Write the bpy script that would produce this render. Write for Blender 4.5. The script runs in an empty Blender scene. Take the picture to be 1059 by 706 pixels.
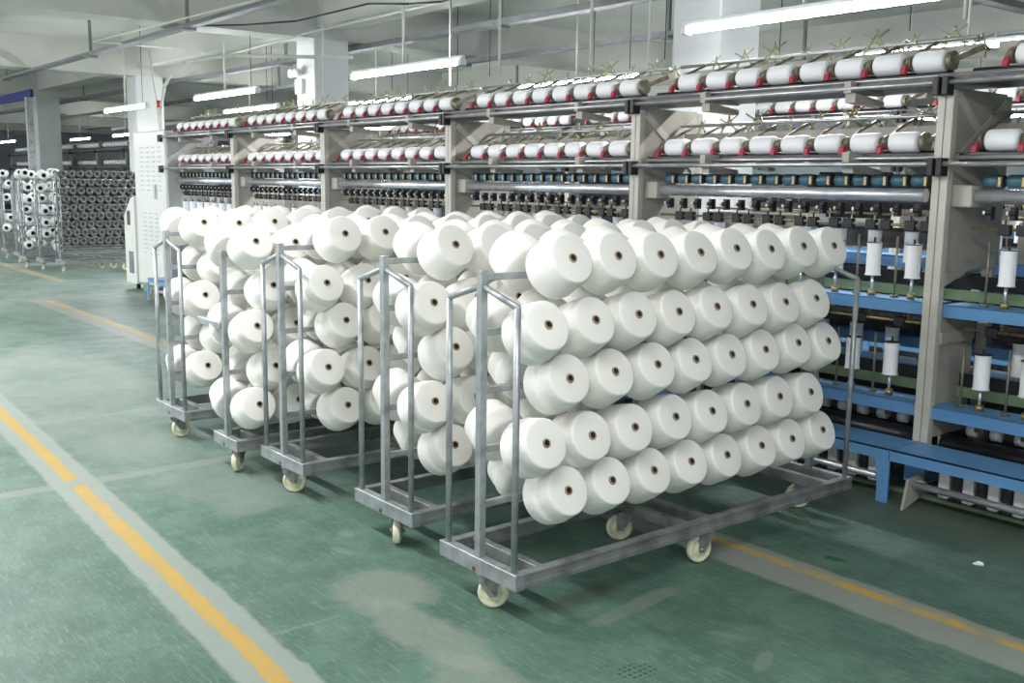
import bpy, bmesh, math, random
from mathutils import Matrix, Vector
random.seed(7)
S = bpy.context.scene
COL = S.collection
PI = math.pi

# ---------------------------------------------------------------- materials
def new_mat(name):
    m = bpy.data.materials.new(name); m.use_nodes = True
    nt = m.node_tree
    return m, nt, nt.nodes['Principled BSDF']

def mat(name, col, rough=0.5, metal=0.0, var=0.0, vscale=8.0, bump=0.0, bscale=40.0, spec=None, col2=None, stretch=None):
    """procedural material: base colour mottled by noise, roughness variation and optional bump"""
    m, nt, b = new_mat(name)
    N, L = nt.nodes, nt.links
    b.inputs['Metallic'].default_value = metal
    b.inputs['Roughness'].default_value = rough
    if spec is not None: b.inputs['Specular IOR Level'].default_value = spec
    tc = N.new('ShaderNodeTexCoord'); mp = N.new('ShaderNodeMapping')
    if stretch: mp.inputs['Scale'].default_value = stretch
    L.new(tc.outputs['Object'], mp.inputs['Vector'])
    no = N.new('ShaderNodeTexNoise'); no.inputs['Scale'].default_value = vscale; no.inputs['Detail'].default_value = 4
    L.new(mp.outputs[0], no.inputs['Vector'])
    mx = N.new('ShaderNodeMix'); mx.data_type = 'RGBA'
    c2 = col2 if col2 else tuple(c*(1-var) for c in col)
    mx.inputs[6].default_value = (*col, 1); mx.inputs[7].default_value = (*c2, 1)
    cr = N.new('ShaderNodeMapRange'); cr.inputs[1].default_value = 0.4; cr.inputs[2].default_value = 0.7
    L.new(no.outputs[0], cr.inputs[0]); L.new(cr.outputs[0], mx.inputs[0]); L.new(mx.outputs[2], b.inputs['Base Color'])
    if bump:
        nb = N.new('ShaderNodeTexNoise'); nb.inputs['Scale'].default_value = bscale; nb.inputs['Detail'].default_value = 3
        L.new(mp.outputs[0], nb.inputs['Vector'])
        bp = N.new('ShaderNodeBump'); bp.inputs['Strength'].default_value = bump; bp.inputs['Distance'].default_value = 0.01
        L.new(nb.outputs[0], bp.inputs['Height']); L.new(bp.outputs[0], b.inputs['Normal'])
    return m

def emis(name, col, strength):
    m, nt, b = new_mat(name)
    b.inputs['Base Color'].default_value = (*col, 1)
    b.inputs['Emission Color'].default_value = (*col, 1)
    b.inputs['Emission Strength'].default_value = strength
    return m

def yarn_mat():
    m, nt, b = new_mat('white_yarn'); N, L = nt.nodes, nt.links
    b.inputs['Roughness'].default_value = 0.75
    b.inputs['Specular IOR Level'].default_value = 0.25
    b.inputs['Sheen Weight'].default_value = 0.25
    tc = N.new('ShaderNodeTexCoord')
    w = N.new('ShaderNodeTexWave'); w.wave_type = 'BANDS'; w.bands_direction = 'X'
    w.inputs['Scale'].default_value = 60; w.inputs['Distortion'].default_value = 1.5; w.inputs['Detail'].default_value = 2
    L.new(tc.outputs['Object'], w.inputs['Vector'])
    n = N.new('ShaderNodeTexNoise'); n.inputs['Scale'].default_value = 9; n.inputs['Detail'].default_value = 3
    L.new(tc.outputs['Object'], n.inputs['Vector'])
    oi = N.new('ShaderNodeObjectInfo')
    mx = N.new('ShaderNodeMix'); mx.data_type = 'RGBA'
    mx.inputs[6].default_value = (0.88, 0.875, 0.815, 1); mx.inputs[7].default_value = (0.84, 0.835, 0.765, 1)
    L.new(oi.outputs['Random'], mx.inputs[0]); L.new(mx.outputs[2], b.inputs['Base Color'])
    ad = N.new('ShaderNodeMath'); ad.operation = 'MULTIPLY_ADD'; ad.inputs[1].default_value = 0.12
    L.new(w.outputs[1], ad.inputs[0]); L.new(n.outputs[0], ad.inputs[2])
    bp = N.new('ShaderNodeBump'); bp.inputs['Strength'].default_value = 0.25; bp.inputs['Distance'].default_value = 0.012
    L.new(ad.outputs[0], bp.inputs['Height']); L.new(bp.outputs[0], b.inputs['Normal'])
    return m

M = {}
M['yarn'] = yarn_mat()
M['package'] = mat('package_thread', (0.94, 0.95, 0.96), 0.6, var=0.04, bump=0.1, bscale=80)
M['paper'] = mat('paper_tube', (0.42, 0.32, 0.20), 0.8, var=0.3, vscale=30)
M['hole'] = mat('tube_bore', (0.03, 0.02, 0.015), 0.9)
M['galv'] = mat('galvanised_steel', (0.41, 0.44, 0.45), 0.42, 0.5, col2=(0.25, 0.28, 0.28), vscale=14, bump=0.08, bscale=60)
M['galv_old'] = mat('worn_galvanised_steel', (0.31, 0.33, 0.32), 0.5, 0.45, col2=(0.15, 0.155, 0.14), vscale=9, bump=0.1, bscale=50)
M['rust'] = mat('weld_rust', (0.20, 0.10, 0.06), 0.8, 0.2, var=0.5, vscale=40)
M['wheel'] = mat('cream_nylon_wheel', (0.78, 0.78, 0.56), 0.45, col2=(0.55, 0.54, 0.36), vscale=25)
M['bracket'] = mat('caster_steel', (0.34, 0.35, 0.33), 0.45, 0.6, var=0.4, vscale=30)
M['beige'] = mat('beige_machine_paint', (0.41, 0.39, 0.33), 0.45, 0.0, col2=(0.34, 0.32, 0.27), vscale=5, bump=0.03)
M['beige_lt'] = mat('light_beige_paint', (0.54, 0.52, 0.45), 0.4, 0.0, col2=(0.46, 0.44, 0.38), vscale=5)
M['olive'] = mat('olive_cast_arm', (0.26, 0.25, 0.17), 0.45, 0.4, var=0.4, vscale=30)
M['brass'] = mat('brass_fitting', (0.50, 0.40, 0.20), 0.35, 0.7, var=0.5, vscale=60)
M['yellowsteel'] = mat('passivated_yellow_wire', (0.40, 0.41, 0.24), 0.35, 0.5, var=0.3, vscale=30)
M['chrome'] = mat('polished_steel_roller', (0.80, 0.82, 0.86), 0.22, 0.7, var=0.15, vscale=20)
M['rail'] = mat('bright_steel_rail', (0.62, 0.63, 0.62), 0.3, 0.8, var=0.2, vscale=12)
M['black'] = mat('black_plastic', (0.018, 0.018, 0.02), 0.45, 0.0, var=0.3)
M['darksteel'] = mat('oily_dark_steel', (0.05, 0.05, 0.055), 0.4, 0.5, col2=(0.10, 0.09, 0.08), vscale=15)
M['rubber'] = mat('black_drive_roller', (0.022, 0.024, 0.03), 0.3, 0.2, var=0.3)
M['bluer'] = mat('teal_feed_roller', (0.06, 0.17, 0.23), 0.4, 0.0, col2=(0.05, 0.13, 0.17), vscale=4)
M['blue'] = mat('blue_rail_paint', (0.115, 0.30, 0.56), 0.42, 0.0, col2=(0.12, 0.27, 0.47), vscale=4, bump=0.03)
M['green'] = mat('green_belt_guide', (0.19, 0.28, 0.15), 0.5, 0.0, var=0.3, vscale=6)
M['red'] = mat('red_plastic_tab', (0.48, 0.035, 0.07), 0.4, var=0.2)
M['white'] = mat('white_ceramic', (0.80, 0.80, 0.78), 0.3, var=0.1)
M['column'] = mat('white_painted_column', (0.63, 0.66, 0.65), 0.6, col2=(0.58, 0.61, 0.60), vscale=2, bump=0.03, bscale=15)
M['ceil'] = mat('ceiling_paint', (0.56, 0.57, 0.52), 0.75, col2=(0.48, 0.49, 0.46), vscale=0.8, bump=0.05, bscale=6)
M['wall'] = mat('far_wall_paint', (0.58, 0.64, 0.69), 0.7, col2=(0.46, 0.51, 0.55), vscale=0.7)
M['cab'] = mat('cabinet_enamel', (0.68, 0.70, 0.66), 0.28, col2=(0.64, 0.66, 0.62), vscale=3)
M['cab_side'] = mat('cabinet_grey_enamel', (0.50, 0.51, 0.49), 0.35, var=0.1)
M['cable'] = mat('black_cable', (0.02, 0.02, 0.02), 0.5, var=0.2)
M['tray'] = mat('grey_cable_tray', (0.22, 0.24, 0.24), 0.5, 0.3, var=0.3, vscale=4)
M['conduit'] = mat('white_conduit', (0.66, 0.66, 0.58), 0.45, var=0.1)
M['canopy'] = mat('blue_fabric_valance', (0.015, 0.035, 0.20), 0.7, var=0.3, vscale=5)
M['fixture'] = mat('lamp_housing', (0.75, 0.77, 0.78), 0.4, var=0.05)
M['tube'] = emis('fluorescent_tube', (0.97, 0.97, 1.0), 60.0)
M['sirenred'] = mat('red_lens', (0.55, 0.03, 0.02), 0.25, var=0.1)
M['emptybob'] = mat('empty_metal_bobbin', (0.13, 0.13, 0.115), 0.45, 0.4, col2=(0.07, 0.07, 0.06), vscale=8)
M['film'] = mat('milky_wrapped_package', (0.74, 0.77, 0.76), 0.3, var=0.15, vscale=20, bump=0.3, bscale=30)

# ---- floor
def floor_mat():
    m, nt, b = new_mat('green_epoxy_floor'); N, L = nt.nodes, nt.links
    g = N.new('ShaderNodeNewGeometry'); sp = N.new('ShaderNodeSeparateXYZ'); L.new(g.outputs['Position'], sp.inputs[0])
    X, Y = sp.outputs[0], sp.outputs[1]
    def ma(op, a, c=None, d=None, clamp=False):
        n = N.new('ShaderNodeMath'); n.operation = op; n.use_clamp = clamp
        for i, v in enumerate((a, c, d)):
            if v is None: continue
            if isinstance(v, (int, float)): n.inputs[i].default_value = v
            else: L.new(v, n.inputs[i])
        return n.outputs[0]
    def noise(scale, detail=4, rough=0.6, st=None, rot=0.0):
        mp = N.new('ShaderNodeMapping'); L.new(g.outputs['Position'], mp.inputs[0])
        mp.inputs['Rotation'].default_value = (0, 0, rot)
        if st: mp.inputs['Scale'].default_value = st
        n = N.new('ShaderNodeTexNoise'); n.inputs['Scale'].default_value = scale; n.inputs['Detail'].default_value = detail
        n.inputs['Roughness'].default_value = rough
        L.new(mp.outputs[0], n.inputs['Vector']); return n.outputs[0]
    def rng(v, a, c, lo=0.0, hi=1.0):
        n = N.new('ShaderNodeMapRange'); n.interpolation_type = 'SMOOTHSTEP'
        n.inputs[1].default_value = a; n.inputs[2].default_value = c; n.inputs[3].default_value = lo; n.inputs[4].default_value = hi
        L.new(v, n.inputs[0]); return n.outputs[0]
    def mix(f, a, c):
        n = N.new('ShaderNodeMix'); n.data_type = 'RGBA'
        L.new(f, n.inputs[0]) if not isinstance(f, (int, float)) else setattr(n.inputs[0], 'default_value', f)
        for i, v in ((6, a), (7, c)):
            if isinstance(v, tuple): n.inputs[i].default_value = (*v, 1)
            else: L.new(v, n.inputs[i])
        return n.outputs[2]
    n1, n2, n3 = noise(0.9, 6, 0.65), noise(4.0, 6, 0.7), noise(38, 4, 0.7)
    nscr = noise(3.0, 8, 0.8, (1.0, 9.0, 1), 0.5)      # drag scratches
    edge = noise(7.0, 5, 0.7)
    ed = ma('MULTIPLY', ma('SUBTRACT', edge, 0.5), 0.16)
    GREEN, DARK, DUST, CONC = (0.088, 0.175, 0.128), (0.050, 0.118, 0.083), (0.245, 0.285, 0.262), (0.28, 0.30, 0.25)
    c = mix(rng(n2, 0.38, 0.62), GREEN, DARK)
    # settled dust, thicker towards the traffic aisle at the far left
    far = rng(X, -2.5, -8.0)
    aisle = rng(Y, 3.5, 2.6)
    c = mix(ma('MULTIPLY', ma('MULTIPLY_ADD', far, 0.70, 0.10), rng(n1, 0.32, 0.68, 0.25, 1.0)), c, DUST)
    c = mix(ma('MULTIPLY', rng(nscr, 0.54, 0.70), 0.45), c, DUST)
    c = mix(ma('MULTIPLY', rng(n3, 0.60, 0.72), 0.30), c, (0.30, 0.37, 0.32))
    nf1 = noise(26, 5, 0.75, (0.35, 3.2, 1), 0.75); nf2 = noise(22, 5, 0.75, (0.35, 3.6, 1), -0.55)
    c = mix(ma('MULTIPLY', rng(nf1, 0.55, 0.66), 0.42), c, (0.26, 0.34, 0.29))
    c = mix(ma('MULTIPLY', rng(nf2, 0.56, 0.67), 0.40), c, (0.24, 0.33, 0.28))
    c = mix(ma('MULTIPLY', rng(nf1, 0.45, 0.34), 0.5), c, (0.045, 0.11, 0.08))
    def ellipse(cx, cy, rx, ry, ang=0.0, soft=0.35, wob=0.35):
        dx, dy = ma('SUBTRACT', X, cx), ma('SUBTRACT', Y, cy)
        ca, sa = math.cos(ang), math.sin(ang)
        u = ma('ADD', ma('MULTIPLY', dx, ca/rx), ma('MULTIPLY', dy, sa/rx))
        v = ma('ADD', ma('MULTIPLY', dx, -sa/ry), ma('MULTIPLY', dy, ca/ry))
        r = ma('SQRT', ma('ADD', ma('MULTIPLY', u, u), ma('MULTIPLY', v, v)))
        r = ma('MULTIPLY_ADD', ma('SUBTRACT', edge, 0.5), wob*2.5, r)
        return rng(r, 1.0+soft*0.3, 1.0-soft)
    def strip(v, center, half, soft=0.012):
        d = ma('ABSOLUTE', ma('ADD', ma('SUBTRACT', v, center) if isinstance(center, (int, float)) else ma('SUBTRACT', v, center), ma('MULTIPLY', ed, 0.35)))
        return rng(d, half+soft, half-soft)
    # bare concrete patches
    spots = [(-3.28, 2.02, 0.24, 0.22, 0.2, .62), (-2.85, 1.93, 0.42, 0.13, 0.05, .62), (-2.40, 1.86, 0.34, 0.15, 0.0, .6),
             (-2.57, 2.72, 0.05, 0.30, 0.1, .45), (-4.56, 2.02, 0.14, 0.17, 0.0, .35), (-5.0, 2.1, 0.5, 0.35, 0.3, .35),
             (-6.5, 1.9, 0.9, 0.35, 0.2, .35), (-8.5, 2.2, 1.6, 0.7, 0.1, .4), (-1.98, 2.72, .03, .10, .4, .4), (-2.18, 2.78, .08, .02, .4, .4),
             (-3.93, 2.22, 0.05, 0.04, 0, .5), (-3.75, 2.1, 0.08, 0.03, 0.3, .45), (-2.85, 3.0, .06, .05, .3, .4)]
    for cx, cy, rx, ry, an, st in spots:
        c = mix(ma('MULTIPLY', ellipse(cx, cy, rx, ry, an), ma('MULTIPLY', ma('MULTIPLY', rng(n2, 0.25, 0.6, 0.55, 1.0), rng(nf1, 0.62, 0.42, 0.6, 1.0)), st)), c, CONC)
    # patched joints running across
    for cx, hw, st in ((-5.45, 0.055, .5), (-6.97, 0.05, .35), (-3.17, 0.006, .45), (-14.3, 0.07, .5), (-16.42, 0.07, .5), (-10.2, .05, .3)):
        lim = rng(Y, 3.0, 1.0) if cx > -9 else 1.0
        s_ = strip(X, cx, hw, 0.01)
        if cx == -3.17: s_ = ma('MULTIPLY', s_, ma('MULTIPLY', rng(Y, 1.40, 1.45), rng(Y, 1.78, 1.72)))
        c = mix(ma('MULTIPLY', s_, st), c, CONC)
    # line strips: bare grey border, worn yellow paint in the middle
    wear = ma('MULTIPLY', rng(n3, 0.74, 0.45, 0.45, 1.0), rng(n2, 0.72, 0.5, 0.6, 1.0))
    lineA = ma('MULTIPLY_ADD', X, -0.0414, 1.24)
    sA = strip(Y, lineA, 0.115, 0.012)
    c = mix(ma('MULTIPLY', sA, 0.9), c, (0.27, 0.31, 0.27))
    gapA = ma('SUBTRACT', 1.0, strip(X, -5.47, 0.055, 0.01))
    yA = ma('MULTIPLY', ma('MULTIPLY', strip(Y, lineA, 0.034, 0.006), gapA), wear)
    c = mix(yA, c, (0.46, 0.30, 0.065))
    onB = rng(X, -14.2, -14.1)
    sB = ma('MULTIPLY', strip(Y, 3.47, 0.14, 0.015), onB)
    c = mix(ma('MULTIPLY', sB, 0.85), c, (0.27, 0.29, 0.25))
    wB = rng(n2, 0.62, 0.45, 0.2, 0.95)
    c = mix(ma('MULTIPLY', ma('MULTIPLY', strip(Y, 3.535, 0.030, 0.008), onB), wB), c, (0.50, 0.32, 0.07))
    onC = rng(X, -16.4, -16.6)
    c = mix(ma('MULTIPLY', ma('MULTIPLY', strip(Y, 4.36, 0.10, 0.02), onC), .8), c, (0.27, 0.30, 0.26))
    c = mix(ma('MULTIPLY', ma('MULTIPLY', strip(Y, 4.36, 0.045, 0.015), onC), .8), c, (0.45, 0.33, 0.10))
    # dark green touch-up blob and long dark patch below the nearest trolley's right rail
    c = mix(ma('MULTIPLY', ellipse(-2.39, 3.755, 0.055, 0.028, 0.3, 0.15, 0.2), 0.95), c, (0.01, 0.105, 0.05))
    c = mix(ma('MULTIPLY', ellipse(-2.75, 2.62, 0.09, 0.26, 0.1, .7, .2), 0.75), c, (0.05, 0.07, 0.05))
    # grey-green strip under and beside the machine
    gr = ma('MULTIPLY', ma('MULTIPLY', rng(Y, 4.15, 4.6), rng(Y, 6.6, 5.8)), rng(X, -14.0, -13.6))
    c = mix(ma('MULTIPLY', gr, 0.6), c, (0.11, 0.125, 0.10))
    # small perforated drain marks
    vx = N.new('ShaderNodeTexVoronoi'); vx.inputs['Scale'].default_value = 42; vx.inputs['Randomness'].default_value = 0.1
    L.new(g.outputs['Position'], vx.inputs['Vector'])
    dots = ma('MULTIPLY', rng(vx.outputs[0], 0.36, 0.26), ellipse(-2.195, 2.325, 0.055, 0.075, -0.3, 0.1, 0.0))
    c = mix(ma('MULTIPLY', dots, 0.85), c, (0.02, 0.05, 0.035))
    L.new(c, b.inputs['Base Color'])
    rr = ma('MULTIPLY_ADD', n2, 0.25, 0.33); L.new(rr, b.inputs['Roughness'])
    b.inputs['Specular IOR Level'].default_value = 0.28
    bp = N.new('ShaderNodeBump'); bp.inputs['Strength'].default_value = 0.2; bp.inputs['Distance'].default_value = 0.01
    L.new(n3, bp.inputs['Height']); L.new(bp.outputs[0], b.inputs['Normal'])
    return m
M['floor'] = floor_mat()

# ---------------------------------------------------------------- mesh helpers
class MB:
    def __init__(s): s.bm = bmesh.new()
    def box(s, x0, x1, y0, y1, z0, z1, mi=0, bev=0.0):
        r = bmesh.ops.create_cube(s.bm, size=1.0)
        vs = r['verts']
        bmesh.ops.scale(s.bm, vec=(abs(x1-x0), abs(y1-y0), abs(z1-z0)), verts=vs)
        bmesh.ops.translate(s.bm, vec=((x0+x1)/2, (y0+y1)/2, (z0+z1)/2), verts=vs)
        fs = list({f for v in vs for f in v.link_faces})
        for f in fs: f.material_index = mi
        if bev:
            es = list({e for f in fs for e in f.edges})
            bmesh.ops.bevel(s.bm, geom=es, offset=bev, segments=1, affect='EDGES', profile=0.7)
        return s
    def bar(s, p, q, w, h=None, mi=0):
        """rectangular bar from p to q"""
        p, q = Vector(p), Vector(q); h = h or w
        d = q-p; l = d.length
        r = bmesh.ops.create_cube(s.bm, size=1.0); vs = r['verts']
        bmesh.ops.scale(s.bm, vec=(w, h, l), verts=vs)
        rot = d.to_track_quat('Z', 'Y').to_matrix().to_4x4()
        bmesh.ops.transform(s.bm, matrix=Matrix.Translation((p+q)/2) @ rot, verts=vs)
        for f in {f for v in vs for f in v.link_faces}: f.material_index = mi
        return s
    def cyl(s, p, q, r, seg=12, mi=0, r2=None, caps=True, smooth=True):
        p, q = Vector(p), Vector(q); d = q-p
        res = bmesh.ops.create_cone(s.bm, cap_ends=caps, segments=seg, radius1=r, radius2=r if r2 is None else r2, depth=d.length)
        vs = res['verts']
        rot = d.to_track_quat('Z', 'Y').to_matrix().to_4x4()
        bmesh.ops.transform(s.bm, matrix=Matrix.Translation((p+q)/2) @ rot, verts=vs)
        for f in {f for v in vs for f in v.link_faces}:
            f.material_index = mi; f.smooth = smooth and len(f.verts) == 4
        return s
    def lathe(s, prof, axis='X', seg=24, at=(0, 0, 0), mi=0, closed=False):
        """prof: (along, radius) pairs; mi may be a list per segment"""
        rings = []
        for a, r in prof:
            ring = []
            if r < 1e-6:
                co = {'X': (a, 0, 0), 'Y': (0, a, 0), 'Z': (0, 0, a)}[axis]
                ring = [s.bm.verts.new(Vector(co)+Vector(at))]
            else:
                for k in range(seg):
                    t = 2*PI*k/seg; c, d = r*math.cos(t), r*math.sin(t)
                    co = {'X': (a, c, d), 'Y': (d, a, c), 'Z': (c, d, a)}[axis]
                    ring.append(s.bm.verts.new(Vector(co)+Vector(at)))
            rings.append(ring)
        for i in range(len(rings)-1):
            A, B = rings[i], rings[i+1]
            m_ = mi[i] if isinstance(mi, (list, tuple)) else mi
            for k in range(seg):
                k2 = (k+1) % seg
                if len(A) == 1 and len(B) == 1: break
                if len(A) == 1: f = s.bm.faces.new((A[0], B[k2], B[k]))
                elif len(B) == 1: f = s.bm.faces.new((A[k], A[k2], B[0]))
                else: f = s.bm.faces.new((A[k], A[k2], B[k2], B[k]))
                f.material_index = m_; f.smooth = True
        return s
    def prism(s, pts, axis, a, b, mi=0):
        """extrude polygon pts (2D) along axis between a and b"""
        def co(p, t): return {'X': (t, p[0], p[1]), 'Y': (p[0], t, p[1]), 'Z': (p[0], p[1], t)}[axis]
        A = [s.bm.verts.new(co(p, a)) for p in pts]; B = [s.bm.verts.new(co(p, b)) for p in pts]
        n = len(pts); fs = [s.bm.faces.new(A), s.bm.faces.new(B[::-1])]
        for k in range(n): fs.append(s.bm.faces.new((A[k], B[k], B[(k+1) % n], A[(k+1) % n])))
        for f in fs: f.material_index = mi
        return s
    def tube(s, pts, r, seg=8, mi=0):
        for i in range(len(pts)-1):
            s.cyl(pts[i], pts[i+1], r, seg, mi)
            if i: 
                res = bmesh.ops.create_icosphere(s.bm, subdivisions=1, radius=r*1.02)
                bmesh.ops.translate(s.bm, vec=pts[i], verts=res['verts'])
                for f in {f for v in res['verts'] for f in v.link_faces}: f.material_index = mi; f.smooth = True
        return s
    def mesh(s, name, mats):
        bmesh.ops.recalc_face_normals(s.bm, faces=s.bm.faces)
        me = bpy.data.meshes.new(name); s.bm.to_mesh(me); s.bm.free()
        for m in (mats if isinstance(mats, (list, tuple)) else [mats]): me.materials.append(m)
        return me

def obj(name, me, parent=None, loc=None, rot=None):
    o = bpy.data.objects.new(name, me); COL.objects.link(o)
    if parent: o.parent = parent
    if loc is not None: o.location = loc
    if rot is not None: o.rotation_euler = rot
    return o
def build(name, mb, mats, parent=None, loc=None, rot=None):
    return obj(name, mb.mesh(name, mats), parent, loc, rot)
def empty(name, loc=(0, 0, 0), rot=(0, 0, 0)):
    o = bpy.data.objects.new(name, None); COL.objects.link(o); o.location = loc; o.rotation_euler = rot
    o.empty_display_size = 0.1
    return o
def tag(o, label, cat, group=None, kind=None):
    if label: o['label'] = label
    if cat: o['category'] = cat
    if group: o['group'] = group
    if kind: o['kind'] = kind
    return o
def struct(name, mb, mats):
    o = build(name, mb, mats); o['kind'] = 'structure'; return o
ORD = ['first', 'second', 'third', 'fourth', 'fifth', 'sixth', 'seventh', 'eighth', 'ninth', 'tenth', 'eleventh', 'twelfth']

# ---------------------------------------------------------------- the hall
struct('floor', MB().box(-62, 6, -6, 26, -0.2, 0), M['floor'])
struct('ceiling', MB().box(-62, 6, -6, 26, 4.15, 4.35), M['ceil'])
struct('wall_back', MB().box(-62, 6, 26, 26.3, 0, 4.15), M['wall'])
struct('wall_left', MB().box(-62.3, -62, -6, 26, 0, 4.15), M['wall'])
colx = [(-6.53, -5.98), (-13.87, -13.32), (-21.25, -20.7), (-28.55, -28.0), (-35.9, -35.35), (-43.2, -42.65), (-50.5, -49.95)]
struct('wall_right', MB().box(5.7, 6, -6, 26, 0, 4.15), M['wall'])  # unseen wall, added to keep side light off the cone faces
tn = 0
def trim(mb, mats):
    global tn
    tn += 1
    return struct('trim_%d' % tn, mb, mats)
for i, (a, b_) in enumerate(colx):
    if i: trim(MB().box(a-0.0, b_, -6, 26, 3.56, 4.15), M['ceil'])          # cross beams
for yy in (7.1, 14.4, 21.7):
    trim(MB().box(-62, 6, yy+0.05, yy+0.50, 3.72, 4.15), M['ceil'])
for j, yy in enumerate((7.1, 14.4, 21.7)):
    for i, (a, b_) in enumerate(colx):
        if j and i > 4: continue
        trim(MB().box(a, b_, yy, yy+0.55, 0, 4.15 if i == 0 else 3.57, bev=0.012), M['column'])

# emergency twin spot lamp on the second column
e = empty('emergency_light', (-13.72, 7.095, 3.02)); e.scale = (0.8, 0.8, 0.8)
tag(e, 'white twin-head emergency light fixed high on the square white column', 'emergency light')
build('battery_box', MB().box(-0.13, 0.13, -0.07, 0.0, -0.26, 0.0, bev=0.01), M['fixture'], e)
for sx in (-0.08, 0.10):
    build('lamp_head', MB().lathe([(-0.17, 0.0), (-0.17, 0.075), (-0.12, 0.085), (-0.03, 0.045), (-0.0, 0.02), (0, 0)], 'Y', 16), M['fixture'], e, (sx, -0.02, 0.10))
build('power_cord', MB().tube([(0.06, -0.03, -0.26), (0.07, -0.03, -0.34), (0.12, -0.03, -0.40), (0.13, -0.03, -0.30)], 0.006, 6), M['fixture'], e)

# ---------------------------------------------------------------- lamps
lamp_body = MB().box(-1.25, 1.25, -0.022, 0.022, 0.0, 0.035, bev=0.005).mesh('lamp_housing', M['fixture'])
tube_me = MB().cyl((-1.22, 0, -0.03), (1.22, 0, -0.03), 0.028, 12).mesh('fluorescent_tube', M['tube'])
cap_mb = MB()
for s_ in (-1, 1): cap_mb.box(s_*1.22-0.03, s_*1.22+0.03, -0.04, 0.04, -0.065, 0.0, bev=0.006)
cap_me = cap_mb.mesh('tube_socket', M['fixture'])
lamp_i = 0
def lamp(x, y, z, label, power=38, rods=True, sx=1.0, group='fluorescent lamps over the aisles'):
    global lamp_i
    lamp_i += 1
    e = empty('fluorescent_lamp', (x, y, z))
    e.scale = (sx, 1, 1)
    tag(e, label, 'lamp', group)
    obj('housing', lamp_body, e); obj('tube', tube_me, e); obj('sockets', cap_me, e)
    if rods:
        build('suspension_rod', MB().cyl((0.0, 0, 0.03), (0.0, 0, 4.15-z), 0.016, 8), M['conduit'], e)
        build('suspension_wire', MB().cyl((1.0, 0, 0.03), (1.0, 0, 4.15-z), 0.005, 6), M['cable'], e)
    d = bpy.data.lights.new('lamp_light', 'AREA'); d.shape = 'RECTANGLE'; d.size = 2.4*sx; d.size_y = 0.06
    d.energy = power; d.color = (0.98, 0.965, 1.0)
    l = bpy.data.objects.new('lamp_light', d); COL.objects.link(l); l.location = (x, y, z-0.062)
    return e
row1 = [(-18.95, 'fluorescent tube lamp in front of the far left white column'), (-14.58, 'fluorescent tube lamp left of the square column, higher of the two there'),
        (-9.77, 'long bright fluorescent lamp hanging right of the column with the emergency light'), (-4.55, 'largest fluorescent lamp, crossing the nearest white column at the top')]
for x, lb in row1: lamp(x, 6.3, 2.833, lb, 75, sx=0.9)
row2 = [(-19.3, 8.85, 'short-looking lamp just below and right of the lamp left of the column'), (-15.6, 9.5, 'lamp glowing behind the hooks, right beside the emergency-light column'),
        (-10.45, 9.5, 'lamp lying just above the top packages in the picture centre'), (-5.15, 9.75, 'wide bright lamp behind the top packages at upper right')]
for x, y, lb in row2: lamp(x, y, 2.97, lb, 40)
row3 = [(-34.4, 11.4, 'small far lamp just left of the control cabinet'), (-40.0, 11.6, 'small far lamp above the stacked carts at left'), (-46.0, 10.5, 'tiny far lamp at the left picture edge')]
for x, y, lb in row3: lamp(x, y, 2.97, lb, 40)
for k, x in enumerate((-30, -24, -18, -12, -6)): lamp(x, 14.5, 2.97, 'far lamp behind the machines, %s from the left in the back aisle' % ORD[k], 40)
for k, x in enumerate((-34, -26, -18, -10)): lamp(x, 19.5, 2.97, 'lamp by the back wall, %s from the left' % ORD[k], 40)
# camera aisle lamps, out of frame; leftmost and two rightmost added as fill light
for k, (x, pw) in enumerate(((-33, 190), (-26, 150), (-20, 150), (-14.5, 150), (-9.5, 155), (-5.2, 75), (-0.8, 55), (3.5, 60))): lamp(x, 0.9, 3.05, 'unseen lamp over the walking aisle, %s from the left' % ORD[k], pw)

# ---------------------------------------------------------------- trays, pipes, cables
def tray(name, p, q, label, cat, w=0.10, h=0.05, hang=(), top=4.15, lip=True, m='tray'):
    e = empty(name, p); p, q = Vector(p), Vector(q); d = q-p
    tag(e, label, cat)
    mb = MB()
    ax = Vector((1, 0, 0)) if abs(d.x) > abs(d.y) else Vector((0, 1, 0))
    side = Vector((0, 1, 0)) if ax.x else Vector((1, 0, 0))
    z = Vector((0, 0, 0))
    mb.bar(z-side*w/2, d-side*w/2, 0.02, h) if 0 else None
    for s_ in (-1, 1):
        a = side*(s_*w/2)
        lo = a-Vector((0, 0, h/2)); 
        bx = [min(a.x, (d+a).x)-0.012*(side.x), max(a.x, (d+a).x)+0.012*side.x, min(a.y, (d+a).y)-0.012*side.y, max(a.y, (d+a).y)+0.012*side.y]
        mb.box(bx[0], bx[1], bx[2], bx[3], -h/2, h/2)
    if ax.x: mb.box(0, d.x, -w/2, w/2, -h/2, -h/2+0.008)
    else: mb.box(-w/2, w/2, 0, d.y, -h/2, -h/2+0.008)
    build('tray_body', mb, M[m], e)
    for t in hang:
        c = d*t
        h_ = MB().box(c.x-0.02, c.x+0.02, c.y-0.02, c.y+0.02, 0, top-p.z)
        h_.box(c.x-0.07, c.x+0.07, c.y-0.09, c.y+0.09, -h/2-0.03, -h/2)
        build('hanger', h_, M['tray'], e)
    return e
tray('cable_tray', (-22.7, 5.18, 3.5), (4, 5.18, 3.5), 'long grey twin-rail cable tray hung diagonally across the upper left', 'cable tray', 0.12, 0.045, [0.006, 0.21, 0.36, 0.49, 0.65, 0.8])
tray('cable_tray', (-40, 7.9, 3.5), (4, 7.9, 3.5), 'grey cable tray with pale upper edge above the machine row', 'cable tray', 0.16, 0.07, [0.3, 0.42, 0.55, 0.68, 0.76, 0.85])
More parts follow.
